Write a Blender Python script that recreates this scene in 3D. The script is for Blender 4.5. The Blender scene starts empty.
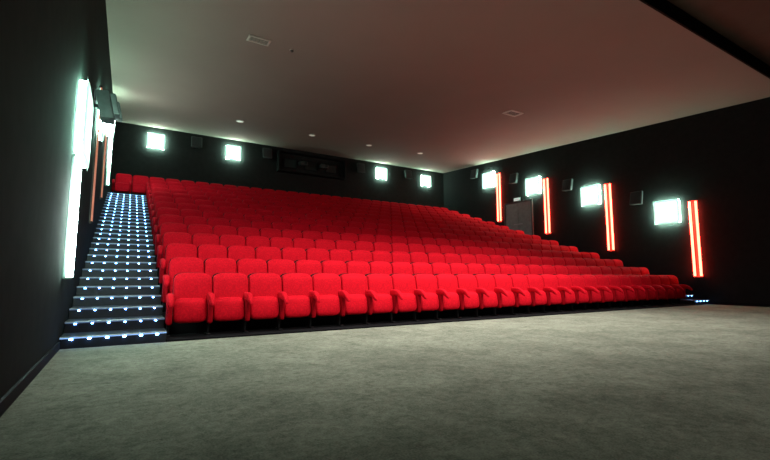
import bpy, bmesh, math, random
from mathutils import Vector, Matrix, Euler
random.seed(7)
S = bpy.context.scene
C = S.collection
S.view_settings.view_transform = 'Standard'
S.view_settings.look = 'None'

# ------------------------------------------------------------------ camera
F = 430.0; YAW = math.radians(31.2); PIT = math.radians(6.24); H = 1.0
cd = bpy.data.cameras.new('camera'); cam = bpy.data.objects.new('camera', cd); C.objects.link(cam)
cd.sensor_width = 36; cd.lens = F/770*36; cd.clip_start = .02
cam.location = (0, 0, H)
fw = Vector((math.sin(YAW)*math.cos(PIT), math.cos(YAW)*math.cos(PIT), math.sin(PIT)))
cam.rotation_euler = fw.to_track_quat('-Z', 'Y').to_euler()
S.camera = cam
RGT = Vector((math.cos(YAW), -math.sin(YAW), 0)); UP = RGT.cross(fw)

def ray(px, py): return fw*F + RGT*(px-385) + UP*(230-py)
XL, XR, YB, YF = -.72, 18.6, 22.9, -3.0
CE, CS = 7.13-.0585*5.27, .0585           # ceiling z = CE + CS*y
def on_x(px, py, x):
    d = ray(px, py); return Vector((0, 0, H)) + d*(x/d.x)
def on_y(px, py, y):
    d = ray(px, py); return Vector((0, 0, H)) + d*(y/d.y)
def on_ceil(px, py):
    d = ray(px, py); t = (CE-H)/(d.z-CS*d.y); return Vector((0, 0, H)) + d*t
def zc(y): return CE+CS*y

# ------------------------------------------------------------------ materials
def mat(name, col, rough=.7, metal=0, noise=None, bump=0, sheen=0, emit=None, es=0, scale=30, spec=.5):
    m = bpy.data.materials.new(name); m.use_nodes = True
    nt = m.node_tree; b = nt.nodes['Principled BSDF']
    b.inputs['Base Color'].default_value = (*col, 1); b.inputs['Roughness'].default_value = rough
    b.inputs['Metallic'].default_value = metal
    b.inputs['Specular IOR Level'].default_value = spec
    if sheen:
        b.inputs['Sheen Weight'].default_value = sheen
        b.inputs['Sheen Tint'].default_value = (1, .10, .12, 1)
        b.inputs['Sheen Roughness'].default_value = .35
    if emit:
        b.inputs['Emission Color'].default_value = (*emit, 1); b.inputs['Emission Strength'].default_value = es
    if noise or bump:
        tc = nt.nodes.new('ShaderNodeTexCoord'); n = nt.nodes.new('ShaderNodeTexNoise')
        n.inputs['Scale'].default_value = scale; n.inputs['Detail'].default_value = 5
        nt.links.new(tc.outputs['Object'], n.inputs['Vector'])
        if noise:
            r = nt.nodes.new('ShaderNodeValToRGB')
            r.color_ramp.elements[0].position = .32; r.color_ramp.elements[1].position = .68
            r.color_ramp.elements[0].color = (*[c*(1-noise) for c in col], 1)
            r.color_ramp.elements[1].color = (*[min(1, c*(1+noise)) for c in col], 1)
            nt.links.new(n.outputs['Fac'], r.inputs['Fac']); nt.links.new(r.outputs['Color'], b.inputs['Base Color'])
        if bump:
            bp = nt.nodes.new('ShaderNodeBump'); bp.inputs['Strength'].default_value = bump; bp.inputs['Distance'].default_value = .01
            nt.links.new(n.outputs['Fac'], bp.inputs['Height']); nt.links.new(bp.outputs['Normal'], b.inputs['Normal'])
    return m

def backlit(name, axes, stops):
    """opal diffuser, brightest in the middle: emission from the distance to the centre along the given object axes (half sizes)"""
    m = bpy.data.materials.new(name); m.use_nodes = True
    nt = m.node_tree; b = nt.nodes['Principled BSDF']; b.inputs['Base Color'].default_value = (.8, .9, .86, 1)
    tc = nt.nodes.new('ShaderNodeTexCoord'); sp = nt.nodes.new('ShaderNodeSeparateXYZ')
    nt.links.new(tc.outputs['Object'], sp.inputs[0])
    last = None
    for ax, half in axes:
        a = nt.nodes.new('ShaderNodeMath'); a.operation = 'ABSOLUTE'; nt.links.new(sp.outputs[ax], a.inputs[0])
        d = nt.nodes.new('ShaderNodeMath'); d.operation = 'DIVIDE'; d.inputs[1].default_value = half; nt.links.new(a.outputs[0], d.inputs[0])
        if last:
            x = nt.nodes.new('ShaderNodeMath'); x.operation = 'SMOOTH_MAX'; x.inputs[2].default_value = .3
            nt.links.new(last, x.inputs[0]); nt.links.new(d.outputs[0], x.inputs[1]); last = x.outputs[0]
        else: last = d.outputs[0]
    cr = nt.nodes.new('ShaderNodeValToRGB'); el = cr.color_ramp.elements
    st = nt.nodes.new('ShaderNodeValToRGB'); es = st.color_ramp.elements
    mx = max(s[2] for s in stops)
    for n, (p, col, s) in enumerate(stops):
        if n < 2: el[n].position = p; es[n].position = p; e, f = el[n], es[n]
        else: e = el.new(p); f = es.new(p)
        e.color = (*col, 1); f.color = (s/mx, s/mx, s/mx, 1)
    nt.links.new(last, cr.inputs[0]); nt.links.new(last, st.inputs[0])
    mu = nt.nodes.new('ShaderNodeMath'); mu.operation = 'MULTIPLY'; mu.inputs[1].default_value = mx
    nt.links.new(st.outputs[0], mu.inputs[0])
    nt.links.new(cr.outputs[0], b.inputs['Emission Color']); nt.links.new(mu.outputs[0], b.inputs['Emission Strength'])
    return m

M = {}
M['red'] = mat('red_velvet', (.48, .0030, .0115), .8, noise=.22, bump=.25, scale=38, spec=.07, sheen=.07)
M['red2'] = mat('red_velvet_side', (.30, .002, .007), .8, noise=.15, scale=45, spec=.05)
M['shell'] = mat('dark_red_shell', (.022, .001, .0018), .7, noise=.12, scale=45, spec=.08)  # kept near black so the raised rim reads as shade between rows
M['blk'] = mat('black_metal', (.008, .008, .009), .6, .2, noise=.2, scale=20, spec=.2)
M['plast'] = mat('black_plastic', (.008, .007, .0075), .7, noise=.2, scale=20, spec=.10)
M['wall'] = mat('black_wall_fabric', (.019, .0170, .0170), .9, noise=.10, bump=.1, scale=6, spec=.03)
M['wallL'] = mat('charcoal_wall_fabric', (.022, .027, .0245), .9, noise=.08, bump=.05, scale=5, spec=.03)
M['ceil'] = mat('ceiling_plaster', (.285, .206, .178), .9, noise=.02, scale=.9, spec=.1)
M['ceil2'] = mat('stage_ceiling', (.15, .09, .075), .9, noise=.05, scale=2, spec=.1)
M['fascia'] = mat('dark_brown_fascia', (.014, .009, .008), .9, noise=.1, spec=.05)
M['black'] = mat('screen_end_black', (.004, .004, .004), .9, noise=.1, spec=.05)
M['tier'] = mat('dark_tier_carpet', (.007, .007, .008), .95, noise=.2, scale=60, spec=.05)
M['step'] = mat('dark_step_carpet', (.009, .010, .0125), .5, noise=.25, scale=60, spec=.35)
M['nose'] = mat('aluminium_nosing', (.40, .44, .50), .45, .3, noise=.08, scale=40)
M['led'] = mat('blue_led', (.4, .6, 1), .4, noise=.02, emit=(.16, .42, 1), es=30)
M['led2'] = mat('bright_blue_led', (.4, .6, 1), .4, noise=.02, emit=(.18, .44, 1), es=42)
M['ledline'] = mat('led_lens_strip', (.05, .07, .12), .4, noise=.02, emit=(.36, .58, 1), es=.25)
M['ledline2'] = mat('bright_led_lens_strip', (.05, .07, .12), .4, noise=.02, emit=(.30, .55, 1), es=1.2)
G1, G2 = (.74, 1, .90), (.60, 1, .85)
M['lightbox'] = backlit('light_box_diffuser', [(0, .475), (2, .475)], [(0, G1, 40), (.5, G1, 24), (.76, G2, 2.4), (.93, (.50, .96, .78), 1.0)])
M['boxside'] = mat('light_box_side', (.5, .8, .7), .5, noise=.02, emit=(.50, 1, .78), es=105)
M['frame'] = mat('pale_frame', (.16, .21, .19), .5, .1, noise=.1)
M['neon'] = mat('red_neon', (1, .3, .2), .4, noise=.02, emit=(1, .046, .027), es=25)
M['neonback'] = mat('red_glow_backing', (.6, .05, .03), .5, noise=.1, emit=(1, .04, .018), es=.9)  # own emission stands in for the tubes' red halo on the backing
M['neondim'] = mat('dim_red_neon', (.5, .2, .15), .4, noise=.02, emit=(1, .22, .12), es=.30)
M['neonbackdim'] = mat('dim_red_reflector', (.03, .015, .013), .5, noise=.1)
M['white_tube'] = backlit('white_strip_diffuser', [(2, .95)], [(0, G1, 75), (.55, G1, 60), (.9, G2, 24), (1, (.5, 1, .8), 5)])
M['grey'] = mat('grey_plastic', (.050, .053, .052), .65, noise=.12, scale=15, spec=.3)
M['grey2'] = mat('dark_grey_metal', (.040, .040, .039), .5, noise=.12, scale=15, spec=.3)
M['grille'] = mat('speaker_grille', (.030, .031, .031), .75, noise=.4, scale=150, spec=.2)
M['vent'] = mat('pale_vent', (.55, .46, .40), .6, noise=.08)
M['ventdark'] = mat('vent_slot', (.05, .045, .04), .8, noise=.1)
M['lamp'] = mat('downlight_lens', (.8, .75, .68), .4, noise=.02, emit=(1, .90, .76), es=.25)
M['door'] = mat('grey_door', (.20, .21, .205), .65, noise=.12, scale=8, spec=.3)
M['glass'] = mat('port_glass', (.02, .025, .025), .08, noise=.1, spec=.7)
M['chrome'] = mat('steel', (.35, .35, .35), .35, 1, noise=.05)
M['sign'] = mat('sign_face', (.8, .9, .85), .5, noise=.02, emit=(.8, 1, .9), es=.5)

def carpet():
    m = bpy.data.materials.new('grey_green_carpet'); m.use_nodes = True
    nt = m.node_tree; b = nt.nodes['Principled BSDF']; b.inputs['Roughness'].default_value = .95
    b.inputs['Specular IOR Level'].default_value = .05
    tc = nt.nodes.new('ShaderNodeTexCoord')
    def noise(sc, det, dist=0, rough=.55):
        n = nt.nodes.new('ShaderNodeTexNoise'); n.inputs['Scale'].default_value = sc
        n.inputs['Detail'].default_value = det; n.inputs['Distortion'].default_value = dist; n.inputs['Roughness'].default_value = rough
        nt.links.new(tc.outputs['Object'], n.inputs['Vector']); return n
    a = noise(2.8, 8, .4, .68); c = noise(75, 3); d = noise(15, 6, .5, .72); wear = noise(.8, 3, .3)
    mx = nt.nodes.new('ShaderNodeMath'); mx.operation = 'MULTIPLY_ADD'; mx.inputs[1].default_value = .30
    nt.links.new(a.outputs['Fac'], mx.inputs[0])
    m2 = nt.nodes.new('ShaderNodeMath'); m2.operation = 'MULTIPLY'; m2.inputs[1].default_value = .40
    nt.links.new(d.outputs['Fac'], m2.inputs[0])
    m3 = nt.nodes.new('ShaderNodeMath'); m3.operation = 'MULTIPLY_ADD'; m3.inputs[1].default_value = .30
    nt.links.new(c.outputs['Fac'], m3.inputs[0]); nt.links.new(m2.outputs[0], m3.inputs[2]); nt.links.new(m3.outputs[0], mx.inputs[2])
    r = nt.nodes.new('ShaderNodeValToRGB')
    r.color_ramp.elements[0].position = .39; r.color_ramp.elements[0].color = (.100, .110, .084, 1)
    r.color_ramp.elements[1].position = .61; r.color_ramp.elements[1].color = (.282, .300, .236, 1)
    nt.links.new(mx.outputs[0], r.inputs['Fac'])
    wr = nt.nodes.new('ShaderNodeMapRange'); wr.inputs['From Min'].default_value = .35; wr.inputs['From Max'].default_value = .6
    wr.inputs['To Min'].default_value = .82; wr.inputs['To Max'].default_value = 1.04
    nt.links.new(wear.outputs['Fac'], wr.inputs['Value'])
    vm = nt.nodes.new('ShaderNodeVectorMath'); vm.operation = 'SCALE'
    nt.links.new(r.outputs['Color'], vm.inputs[0]); nt.links.new(wr.outputs['Result'], vm.inputs['Scale'])
    nt.links.new(vm.outputs['Vector'], b.inputs['Base Color'])
    bp = nt.nodes.new('ShaderNodeBump'); bp.inputs['Strength'].default_value = .5; bp.inputs['Distance'].default_value = .01
    nt.links.new(mx.outputs[0], bp.inputs['Height']); nt.links.new(bp.outputs['Normal'], b.inputs['Normal'])
    return m
M['carpet'] = carpet()

# ------------------------------------------------------------------ mesh helpers
def box(bm, c, s, bevel=0, seg=2, rot=None, mi=0):
    r = bmesh.ops.create_cube(bm, size=1)
    vs = r['verts']
    for v in vs: v.co = Vector((v.co.x*s[0], v.co.y*s[1], v.co.z*s[2]))
    fs = set(f for v in vs for f in v.link_faces)
    if bevel:
        es = list(set(e for v in vs for e in v.link_edges))
        rr = bmesh.ops.bevel(bm, geom=es, offset=bevel, segments=seg, affect='EDGES', profile=.5)
        vs = list(set(v for f in rr['faces'] for v in f.verts) | set(v for v in vs if v.is_valid))
        fs = set(f for v in vs for f in v.link_faces)
        vs = list(set(v for f in fs for v in f.verts))
    mt = Matrix.Translation(Vector(c))
    if rot: mt = mt @ Euler(rot).to_matrix().to_4x4()
    for v in vs: v.co = mt @ v.co
    for f in fs:
        if f.is_valid: f.material_index = mi
    return vs
def pillow(bm, s, n=5.0, cuts=9):
    """an upholstered pad: a superellipsoid of size s about the origin"""
    old = set(bm.verts)
    bmesh.ops.create_cube(bm, size=2)
    es = [e for e in bm.edges if e.verts[0] not in old]
    bmesh.ops.subdivide_edges(bm, edges=es, cuts=cuts, use_grid_fill=True)
    new = [v for v in bm.verts if v not in old]
    for v in new:
        u = Vector([math.copysign(abs(c)**.7, c) for c in v.co])
        k = sum(abs(c)**n for c in u)**(1/n)
        v.co = Vector((u.x/k*s[0]/2, u.y/k*s[1]/2, u.z/k*s[2]/2))
    return new
def cyl(bm, p, r, h, axis='Z', seg=20, r2=None, mi=0):
    rr = bmesh.ops.create_cone(bm, cap_ends=True, segments=seg, radius1=r, radius2=r if r2 is None else r2, depth=h)
    q = {'Z': Matrix.Identity(4), 'X': Matrix.Rotation(math.pi/2, 4, 'Y'), 'Y': Matrix.Rotation(-math.pi/2, 4, 'X')}[axis]
    mt = Matrix.Translation(Vector(p)) @ q
    for v in rr['verts']: v.co = mt @ v.co
    for f in set(f for v in rr['verts'] for f in v.link_faces): f.material_index = mi
    return rr['verts']
def mesh(name, bm, mats, smooth=True, sharp=40):
    bmesh.ops.recalc_face_normals(bm, faces=bm.faces)
    me = bpy.data.meshes.new(name); bm.to_mesh(me); bm.free()
    for m in (mats if isinstance(mats, (list, tuple)) else [mats]): me.materials.append(m)
    if smooth:
        for p in me.polygons: p.use_smooth = True
        if sharp:
            try: me.set_sharp_from_angle(angle=math.radians(sharp))
            except Exception: pass
    return me
def put(name, me, parent=None, loc=(0, 0, 0), rot=(0, 0, 0), **props):
    o = bpy.data.objects.new(name, me); C.objects.link(o); o.parent = parent
    o.location = loc; o.rotation_euler = rot
    for k, v in props.items(): o[k] = v
    return o
def obj(name, bm, mats, parent=None, **props): return put(name, mesh(name, bm, mats), parent, **props)
def thing(name, label, cat, loc=(0, 0, 0), rot=(0, 0, 0), group=None, kind=None):
    o = put(name, None, None, loc, rot, label=label, category=cat)
    if group: o['group'] = group
    if kind: o['kind'] = kind
    return o
def dup(root, label, loc, rot=None):
    r = root.copy(); C.objects.link(r); r.location = loc; r['label'] = label
    if rot is not None: r.rotation_euler = rot
    for ch in root.children:
        c = ch.copy(); C.objects.link(c); c.parent = r
        for g in ch.children:
            d = g.copy(); C.objects.link(d); d.parent = c
    return r
def slab(name, lo, hi, m, **props):
    bm = bmesh.new(); box(bm, [(a+b)/2 for a, b in zip(lo, hi)], [b-a for a, b in zip(lo, hi)])
    return obj(name, bm, m, None, kind='structure', **props)

# ------------------------------------------------------------------ room shell
Y0 = 7.57                 # where the seating starts
slab('floor', (XL, YF, -.1), (XR, Y0, 0), M['carpet'], label='grey green brushed carpet in front of the seats', category='floor')
slab('wall_left', (XL-.2, YF, -.1), (XL, YB, 9), M['wallL'], label='dark charcoal wall beside the lit stairs', category='wall')
slab('wall_right', (XR, YF, -.1), (XR+.2, YB, 9), M['wall'], label='black wall with red neon strips', category='wall')
slab('wall_back', (XL-.2, YB, -.1), (XR+.2, YB+.2, 9), M['wall'], label='black wall behind the top row', category='wall')
slab('wall_front', (XL-.2, YF-.2, -.1), (XR+.2, YF, 9), M['black'], label='black wall at the screen end', category='wall')
YC = 4.7
bm = bmesh.new()
vs = box(bm, (0, 0, 0), (1, 1, 1))
for v in vs:
    y = YC if v.co.y < 0 else YB
    v.co = Vector((XL if v.co.x < 0 else XR, y, zc(y)+(0 if v.co.z < 0 else .12)))
obj('ceiling', bm, M['ceil'], None, kind='structure', label='plain warm grey ceiling over the seats', category='ceiling')
slab('trim_1', (XL, YC-.05, zc(YC)-.02), (XR, YC, zc(YC)+.36), M['fascia'], label='dark brown fascia where the ceiling steps up', category='trim')
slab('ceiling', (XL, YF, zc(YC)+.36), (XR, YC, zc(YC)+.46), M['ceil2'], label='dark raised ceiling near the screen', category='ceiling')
slab('baseboard_left', (XL, YF, 0), (XL+.025, Y0-.02, .11), M['plast'], label='black skirting board along the charcoal wall', category='baseboard')
slab('baseboard_right', (XR-.025, YF, 0), (XR, Y0-.02, .11), M['plast'], label='black skirting board along the black wall', category='baseboard')

# ------------------------------------------------------------------ seating tiers
NR, NS, PW = 14, 27, .62
X0 = .73
XE = X0+NS*PW
def tz(i): return .025 if i == 0 else i/3
def tf(i): return Y0 if i == 0 else 7.32+i
SX0, SX1 = .64, XE+.03
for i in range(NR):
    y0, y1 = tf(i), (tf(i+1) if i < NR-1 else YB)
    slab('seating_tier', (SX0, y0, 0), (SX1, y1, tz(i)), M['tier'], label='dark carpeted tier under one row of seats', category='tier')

# stairs
def stairs(x0, x1, label, dots, sz, main):
    root = thing('staircase', label, 'stairs', ((x0+x1)/2, Y0, 0), group='aisle stairs with blue step lights')
    w = x1-x0-.03
    n = 26
    nose = bmesh.new(); box(nose, (0, -.012, -.007), (w, .05, .012), .003, 1)
    nose = mesh('nosing', nose, M['nose'])
    leds = []
    for big in (1, 0):
        led = bmesh.new(); box(led, (0, -.010, -.021), (w, .016, .012), 0, mi=0)
        for k in range(dots): box(led, (w*(k-(dots-1)/2)/(dots+.2), -.020, -.036), (sz, .022, .022) if big else (sz*.76, .020, .018), .004, 1, mi=1)
        leds.append(mesh('led_strip', led, [M['ledline2' if big and main else 'ledline'], M['led2' if big and main else 'led']]))
    for j in range(1, n+1):
        top = j/6; y = .5*(j-1); d = .5 if j < n else YB-(Y0+y)-.025
        bm = bmesh.new(); box(bm, (0, d/2, -top/2), (w, d, top-.002), 0)
        st = put('step', mesh('step', bm, M['step']), root, (0, y, top))
        put('nosing', nose, st); put('led_strip', leds[0 if j <= 1 else 1], st)
    return root
stairs(XL, SX0, 'dark stairs with blue step lights along the charcoal wall left of the seats', 6, .042, True)
stairs(SX1, XR, 'dark stairs with blue step lights at the far right end of the front row', 4, .03, False)

# ------------------------------------------------------------------ seats
def seat_meshes():
    d = {}
    bx = -.05                                   # the cushion sits beside its own right-hand armrest
    tilt = Matrix.Translation((0, .17, .71)) @ Matrix.Rotation(-math.radians(8), 4, 'X')
    bm = bmesh.new(); vs = pillow(bm, (.606, .17, .69), 7, 11)
    for v in vs:
        if v.co.z > 0: v.co.z -= .035*(abs(v.co.x)/.30)**3
        v.co.y -= .03*max(0, 1-((v.co.z+.02)/.32)**2)*(1-(v.co.x/.31)**2)    # the back swells forward
        v.co.y -= .03*(v.co.x/.30)**2*(.6 if v.co.y < 0 else .3)            # wings wrap forward
        if v.co.z > .17: v.co.y += .055*((v.co.z-.17)/.17)**2                # top rolls back
    for v in bm.verts: v.co = tilt @ v.co
    d['backrest'] = mesh('backrest', bm, M['red'], sharp=0)
    bm = bmesh.new(); vs = pillow(bm, (.512, .15, .42), 5.5, 10)
    for v in vs:
        v.co.y -= .035*max(0, 1-(v.co.z/.23)**2)
        if v.co.z > 0: v.co.z -= .02*(v.co.x/.25)**2
        if v.co.z > .1: v.co.y += .06*((v.co.z-.1)/.11)**2                   # upper edge tucks into the back
    mt = Matrix.Translation((bx, .02, .425)) @ Matrix.Rotation(-math.radians(10), 4, 'X')
    for v in bm.verts: v.co = mt @ v.co
    d['seat_cushion'] = mesh('seat_cushion', bm, M['red'], sharp=0)
    bm = bmesh.new(); vs = pillow(bm, (.104, .54, .13), 3.0)
    for v in vs:
        if v.co.y < 0: v.co.z -= .13*(v.co.y/.27)**2
    for v in vs: v.co += Vector((.256, -.09, .645))
    d['armrest'] = mesh('armrest', bm, M['red'], sharp=0)
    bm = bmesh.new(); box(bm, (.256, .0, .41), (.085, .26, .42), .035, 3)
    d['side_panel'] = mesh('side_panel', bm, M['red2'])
    bm = bmesh.new()
    box(bm, (.256, .10, .125), (.04, .08, .21), .008, 2); box(bm, (.256, .08, .012), (.07, .26, .024), .006, 2)
    d['leg'] = mesh('leg', bm, M['blk'])
    # moulded shell behind the upholstery; dark rim raised to draw shade between rows
    bm = bmesh.new(); box(bm, (bx, .14, .29), (.49, .05, .05), .01, 2)
    vs = pillow(bm, (.606, .05, .62), 8, 7)
    for v in vs:
        if v.co.z > 0: v.co.z -= .035*(abs(v.co.x)/.30)**3
        if v.co.z > .12: v.co.y += .04*((v.co.z-.12)/.20)**2
        v.co = tilt @ (v.co + Vector((0, .105, .058)))
    d['back_shell'] = mesh('back_shell', bm, M['shell'])
    return d
SM = seat_meshes()
ORD = ['first', 'second', 'third', 'fourth', 'fifth', 'sixth', 'seventh', 'eighth', 'ninth', 'tenth', 'eleventh', 'twelfth', 'thirteenth', 'fourteenth', 'fifteenth']
spots = []
for i in range(NR):
    k0 = -2 if i == NR-1 else 0
    for k in range(k0, NS):
        spots.append((i, k, Vector((X0+PW*(k+.5), 7.93+i, tz(i))), k0))
camp = Vector((0, 0, H))
spots.sort(key=lambda s: (s[2]-camp).length)
near, far = spots[:300], spots[300:]
def label_for(i, k, k0):
    row = 'front row' if i == 0 else ('back row against the top wall' if i == NR-1 else ORD[i]+' row from the front')
    if k < 0: return 'red tip-up cinema seat of the back row, %s from the charcoal wall above the stairs' % ORD[k-k0]
    if k == 0: return 'red tip-up cinema seat beside the lit stairs, %s' % row
    if k == NS-1: return 'red tip-up cinema seat at the neon wall end, %s' % row
    if k <= 13: return 'red tip-up cinema seat, %s from the lit stairs, %s' % (ORD[k], row)
    return 'red tip-up cinema seat, %s from the neon wall end, %s' % (ORD[NS-1-k], row)
proto = thing('cinema_seat', '', 'seat', group='red cinema seats in raked rows')
for n in SM: put(n, SM[n], proto)
for n, (i, k, p, k0) in enumerate(near):
    if n == 0:
        o = proto; o.location = p; o['label'] = label_for(i, k, k0)
    else: o = dup(proto, label_for(i, k, k0), p)
    o['first_in_row'] = (k == k0)
for o in [o for o in C.objects if o.get('first_in_row')]:
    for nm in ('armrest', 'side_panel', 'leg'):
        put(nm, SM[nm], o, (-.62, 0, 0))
for o in C.objects:
    if 'first_in_row' in o: del o['first_in_row']
bm = bmesh.new(); mats = [M['red'], M['red2'], M['blk'], M['shell']]
for n, me in SM.items():
    ix = mats.index(me.materials[0])
    for (i, k, p, k0) in far:
        st = len(bm.verts); sf = len(bm.faces)
        bm.from_mesh(me); bm.verts.ensure_lookup_table(); bm.faces.ensure_lookup_table()
        for v in bm.verts[st:]: v.co += p
        for f in bm.faces[sf:]: f.material_index = ix
obj('cinema_seats', bm, mats, None, kind='stuff', label='distant red seats filling the right of the top rows', category='seats', group='red cinema seats in raked rows')

# ------------------------------------------------------------------ wall lights (local: back on plane y=0, facing -Y)
def light_box_proto():
    d = {}
    bm = bmesh.new()
    for s in (-1, 1):
        box(bm, (s*.485, -.20, 0), (.014, .02, .984), .003, 1); box(bm, (0, -.20, s*.485), (.956, .02, .014), .003, 1)
    d['frame'] = mesh('frame', bm, M['frame'])
    bm = bmesh.new()
    vs = pillow(bm, (.95, .12, .95), 9, 9)
    for v in vs: v.co.y = min(v.co.y-.19, -.195)
    d['diffuser'] = mesh('diffuser', bm, M['lightbox'], sharp=0)
    bm = bmesh.new(); box(bm, (0, -.10, 0), (.90, .18, .90), .01, 1)       # translucent body, throws light along the wall
    d['light_body'] = mesh('light_body', bm, M['boxside'])
    return d
LB = light_box_proto()
def light_box(p, rz, label, sc=1, depth=.6):
    t = thing('wall_light_box', label, 'wall light', p, (0, 0, rz), group='glowing square wall lights')
    t.scale = (sc, depth, sc)
    for n in LB: put(n, LB[n], t)
def strip(p, rz, h, label, kind):
    t = thing('light_strip', label, 'strip light', p, (0, 0, rz), group='tall vertical strip lights on the side walls')
    if kind == 'white':
        bm = bmesh.new(); box(bm, (0, -.022, 0), (.10, .04, h-.02), .004, 1)
        for e in (-1, 1): box(bm, (0, -.06, e*(h/2-.012)), (.15, .08, .022), .008, 2)
        obj('backing_panel', bm, M['frame'], t)
        bm = bmesh.new(); N = 24; rings = []
        for z in [(-h/2+.03)+(h-.06)*q/8 for q in range(9)]:                      # a half-round opal cover, flat at both ends
            ring = []
            for q in range(N+1):
                an = math.pi*q/N; cx_, sy_ = math.cos(an), math.sin(an)
                ring.append(bm.verts.new((.08*math.copysign(abs(cx_)**.8, cx_), -.044-.075*sy_**.8, z)))
            rings.append(ring)
        for r0, r1 in zip(rings, rings[1:]):
            for q in range(N): bm.faces.new((r0[q], r0[q+1], r1[q+1], r1[q]))
            bm.faces.new((r0[0], r0[N], r1[N], r1[0]))
        bm.faces.new(rings[0]); bm.faces.new(rings[-1])
        put('diffuser', mesh('diffuser', bm, M['white_tube']), t)
        return
    dim = kind == 'dim'
    k = .42 if dim else 1
    bm = bmesh.new(); box(bm, (0, -.035, 0), (.09*k, .02, h), .004, 1)
    for e in (-1, 1): box(bm, (0, -.045, e*(h/2-.02)), (.26*k, .03, .05), .004, 1)
    obj('backing_panel', bm, M['neonbackdim' if dim else 'neonback'], t)
    for s in (-1, 1):
        bm = bmesh.new(); cyl(bm, (s*.105*k, -.055-.045*k, 0), .042*k, h-.06, seg=14)
        tb = obj('tube', bm, M['neondim' if dim else 'neon'], t)
        bm = bmesh.new()
        for e in (-1, 1): cyl(bm, (s*.105*k, -.055-.045*k, e*(h/2-.018)), .048*k, .034, seg=14)
        obj('end_cap', bm, M['blk'], tb)
def speaker(p, rz, label, sc=1):
    t = thing('wall_speaker', label, 'speaker', p, (0, 0, rz), group='surround speakers on the walls')
    t.scale = (sc, sc, sc)
    bm = bmesh.new(); vs = box(bm, (0, -.24, 0), (.50, .24, .56), .02, 2)
    for v in vs:
        if v.co.y > -.2: v.co.x *= .72
        v.co.y += v.co.z*.22
    obj('cabinet', bm, M['grey'], t)
    bm = bmesh.new(); vs = box(bm, (0, -.362, 0), (.45, .02, .50), .006, 2)
    for v in vs: v.co.y += v.co.z*.22
    obj('grille', bm, M['grille'], t)
    bm = bmesh.new(); box(bm, (0, -.015, .0), (.16, .03, .22), .004, 1); box(bm, (0, -.075, 0), (.06, .10, .06), .004, 1)
    obj('bracket', bm, M['blk'], t)
RZ_R, RZ_L = -math.pi/2, math.pi/2     # local -Y faces -X on the right wall, +X on the left wall
rightboxes = [(666.5, 212), (590, 195.5), (532.5, 186), (488, 180)]
words = ['nearest the camera, beside the front neon strip', 'second from the front', 'third from the front, near the grey door', 'farthest, close to the back corner']
bY = []
for (px, py), w in zip(rightboxes, words):
    p = on_x(px, py, XR-.12); p.x = XR; bY.append((p.y, p.z))
    light_box(p, RZ_R, 'glowing square light on the black right wall, %s' % w, 1.0)
strips = [(695.5, 200, 277), (609.5, 183, 251), (547, 178, 234), (499, 173, 222)]
sY = []
words2 = ['rightmost, in front of the first square light', 'second from the front', 'third, just in front of the grey door', 'farthest and smallest, beyond the grey door']
for (px, t_, b_), w in zip(strips, words2):
    a = on_x(px, t_, XR-.08); b = on_x(px, b_, XR-.08); h = a.z-b.z
    p = Vector((XR, (a.y+b.y)/2, (a.z+b.z)/2)); sY.append((p.y, p.z, h))
    strip(p, RZ_R, h, 'red neon strip on the black right wall, %s' % w, 'red')
bL = [(8.15, 3.38)] + bY[1:]
for n, ((y, z), w) in enumerate(zip(bL, ['nearest the camera and largest', 'second up the stairs', 'third up the stairs', 'farthest, by the back corner'])):
    light_box((XL, y, z), RZ_L, 'glowing square light on the charcoal left wall, %s' % w, 1.22 if n == 0 else 1.0, .5)
sY[0] = (7.47, 1.86, 1.78)
for (y, z, h), w, wh in zip(sY, ['tall slim white strip light on the charcoal wall at the foot of the stairs', 'thin dim orange strip light on the charcoal wall, lower of the two dim ones', 'thin dim orange strip light on the charcoal wall, upper of the two dim ones', 'slim white strip light on the charcoal wall near the top of the stairs'], ['white', 'dim', 'dim', 'white']):
    strip(Vector((XL, y, z)), RZ_L, h, w, wh)
spk = [(637, 198), (568, 185), (514, 178.5), (474.5, 174)]
kY = []
for (px, py), w in zip(spk, ['between the two nearest square lights', 'between the second and third square lights', 'above the grey door', 'beside the farthest square light']):
    p = on_x(px, py, XR-.25); p.x = XR; kY.append((p.y, p.z))
    speaker(p, RZ_R, 'dark grey speaker on the black right wall, %s' % w)
for (y, z), w in zip(kY[:3], ['lowest of three, nearest the camera', 'middle of three above the stairs', 'highest of three, near the back']):
    speaker((XL, y, z), RZ_L, 'dark grey speaker on the charcoal left wall, %s' % w, .95)
for (px, py), w in zip([(156, 141), (233.5, 152.5), (382, 173.5), (426.5, 181)], ['leftmost, above the top of the stairs', 'second from the left, left of the projection windows', 'third from the left, right of the projection windows', 'rightmost, near the right corner']):
    p = on_y(px, py, YB-.12); p.y = YB
    light_box(p, 0, 'glowing square light on the back wall, %s' % w, .80)
for (px, py), w in zip([(196.5, 142.5), (267, 153.5), (360.5, 168), (408, 174.5)], ['between the two left square lights', 'just left of the projection windows', 'just right of the projection windows', 'between the two right square lights']):
    p = on_y(px, py, YB-.25); p.y = YB
    speaker(p, 0, 'grey speaker on the black back wall, %s' % w)

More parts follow.
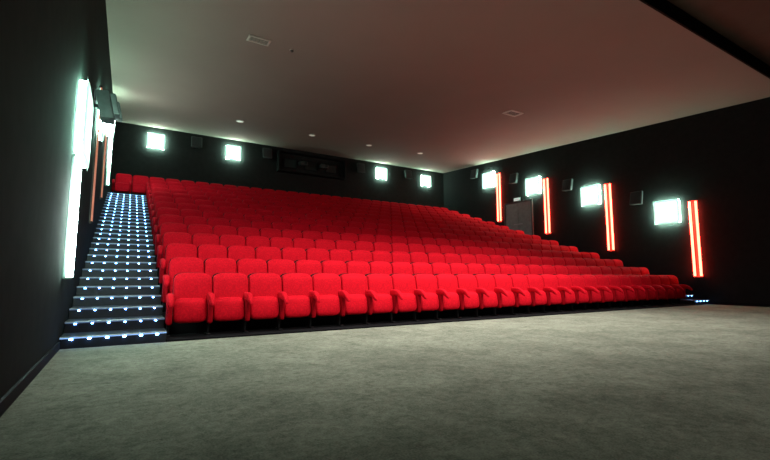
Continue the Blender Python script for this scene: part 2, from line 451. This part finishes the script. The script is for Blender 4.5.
# projection bay in the back wall: dark surround, three windows and the equipment hung in front of them
a = on_y(277, 152, YB); b = on_y(343, 172, YB); zt = on_y(310, 156.5, YB).z; zb = on_y(310, 176, YB).z
cx, bw, bh = (a.x+b.x)/2, b.x-a.x, zt-zb
bm = bmesh.new()
for s in (-1, 1):
    box(bm, (s*(bw/2-.03), -.20, 0), (.06, .40, bh), .008, 1); box(bm, (0, -.20, s*(bh/2-.03)), (bw-.12, .40, .06), .008, 1)
o = obj('trim_2', bm, M['plast'], None, kind='structure', label='dark boxed surround of the projection bay', category='trim'); o.location = (cx, YB, (zt+zb)/2)
for n, f in enumerate((-.31, 0, .31)):
    p = Vector((cx+f*bw, YB, (zt+zb)/2))
    t = thing('window_%d' % (n+1), 'dark glazed projection window in the back wall', 'window', p, kind='structure')
    bm = bmesh.new()
    for s in (-1, 1):
        box(bm, (s*.36, -.04, 0), (.06, .08, .56), .006, 1); box(bm, (0, -.04, s*.25), (.66, .08, .06), .006, 1)
    obj('window_frame', bm, M['plast'], t)
    bm = bmesh.new(); box(bm, (0, -.02, 0), (.66, .02, .44)); obj('pane', bm, M['glass'], t)
for f, w in ((-.155, 'left'), (.155, 'right')):
    t = thing('projector', 'small grey projector on a bracket in the bay over the back row, %s of two' % w, 'projector', (cx+f*bw, YB, (zt+zb)/2-.02))
    bm = bmesh.new(); box(bm, (0, -.34, 0), (.44, .40, .22), .03, 2); obj('body', bm, M['grey2'], t)
    bm = bmesh.new(); cyl(bm, (.08, -.575, 0), .07, .08, 'Y', 20); obj('lens', bm, M['glass'], t)
    bm = bmesh.new(); box(bm, (0, -.30, .18), (.06, .06, .16), .006, 1); box(bm, (0, -.13, .24), (.06, .26, .05), .006, 1); obj('bracket', bm, M['blk'], t)

# door in the right wall
a = on_x(505, 204, XR); b = on_x(533, 204, XR)
dy, dz0 = (a.y+b.y)/2, 2.85
dw = abs(a.y-b.y)
dh = a.z-dz0
t = thing('door_1', 'grey double door in the black wall above the seats', 'door', (XR, dy, dz0), (0, 0, RZ_R), kind='structure')
bm = bmesh.new()
for s in (-1, 1): box(bm, (s*(dw/2-.04), -.05, dh/2), (.08, .10, dh), .006, 1)
box(bm, (0, -.05, dh-.04), (dw-.16, .10, .08), .006, 1); obj('door_frame', bm, M['grey'], t)
for s in (-1, 1):
    bm = bmesh.new(); box(bm, (s*(dw/4-.04), -.03, dh/2-.04), (dw/2-.09, .05, dh-.09), .005, 1); lf = obj('door_leaf', bm, M['door'], t)
    bm = bmesh.new(); box(bm, (s*.16, -.085, 1.05), (.30, .03, .04), .008, 2); box(bm, (s*.16, -.065, 1.05), (.04, .03, .03)); obj('door_handle', bm, M['chrome'], lf)
p = on_x(517, 199.5, XR-.05)
t = thing('exit_sign', 'small pale lit sign box above the grey double door', 'sign', (XR, p.y, p.z), (0, 0, RZ_R))
bm = bmesh.new(); box(bm, (0, -.04, 0), (.46, .08, .22), .01, 2); obj('housing', bm, M['grey'], t)
bm = bmesh.new(); box(bm, (0, -.084, 0), (.40, .008, .16), .002, 1); obj('sign_face', bm, M['sign'], t)

# ceiling fixtures
TILT = (math.atan(CS), 0, 0)
def vent(px, py, w, d, label, b=.05):
    p = on_ceil(px, py)
    t = thing('ceiling_vent', label, 'ceiling vent', p, TILT, group='rectangular ceiling vents')
    bm = bmesh.new()
    for s in (-1, 1):
        box(bm, (s*(w/2), 0, -.015), (b, d+b, .03), .005, 1); box(bm, (0, s*(d/2), -.015), (w-b, b, .03), .005, 1)
    obj('frame', bm, M['vent'], t)
    bm = bmesh.new(); box(bm, (0, 0, -.004), (w-b, d-b, .008)); obj('backing', bm, M['ventdark'], t)
    bm = bmesh.new()
    for k in range(4): box(bm, (0, d*(-.3+.2*k), -.014), (w-b-.01, .03, .012), rot=(.5, 0, 0))
    obj('slats', bm, M['vent'], t)
vent(259, 40, .55, .30, 'pale rectangular ceiling vent nearest the camera, upper left')
vent(513, 113, .62, .42, 'pale rectangular ceiling vent toward the black right wall', .08)
def down(px, py, label, r=.17):
    p = on_ceil(px, py)
    t = thing('downlight', label, 'ceiling light', p, TILT, group='round recessed ceiling lights')
    bm = bmesh.new(); cyl(bm, (0, 0, -.012), r, .024, seg=28); obj('trim_ring', bm, M['vent'], t)
    bm = bmesh.new(); cyl(bm, (0, 0, -.026), r*.78, .012, seg=28); obj('lens', bm, M['lamp'], t)
for (px, py), w in zip([(240, 121), (312, 135), (369, 145), (420, 153)], ['leftmost', 'second from the left', 'third from the left', 'rightmost']):
    down(px, py, 'small round ceiling light in the row over the back seats, %s' % w)
p = on_ceil(292, 50)
t = thing('smoke_detector', 'small round detector on the ceiling beside the nearest vent', 'detector', p, TILT)
bm = bmesh.new(); cyl(bm, (0, 0, -.01), .07, .02, seg=24); obj('base', bm, M['vent'], t)
bm = bmesh.new(); cyl(bm, (0, 0, -.04), .03, .04, seg=24, r2=.055); obj('sensor_cap', bm, M['ventdark'], t)

# ------------------------------------------------------------------ lamps
def area(name, loc, target, sx, sy, e, col, spread=180):
    l = bpy.data.lights.new(name, 'AREA'); l.shape = 'RECTANGLE'; l.size = sx; l.size_y = sy; l.energy = e; l.color = col
    l.spread = math.radians(spread)
    o = bpy.data.objects.new(name, l); C.objects.link(o); o.location = loc
    o.rotation_euler = (Vector(target)-Vector(loc)).to_track_quat('-Z', 'Y').to_euler()
area('screen_house_light', (6.5, -2.0, 6.4), (6.5, 8, .5), 11, .5, 130, (1, .95, .9), 52)
area('ceiling_house_light', (7.0, 6.0, 7.0), (7.0, 7.5, 0.4), 10, .4, 430, (1, .96, .9), 90)
area('floor_fill_light', (9.2, 2.8, 6.9), (9.2, 2.9, 0), 8, 1.0, 125, (1, .98, .93), 110)  # unseen fill added to brighten the front carpet, no fitting of the room
w = bpy.data.worlds.new('world'); S.world = w; w.use_nodes = True
w.node_tree.nodes['Background'].inputs[0].default_value = (.01, .01, .011, 1)
w.node_tree.nodes['Background'].inputs[1].default_value = .3
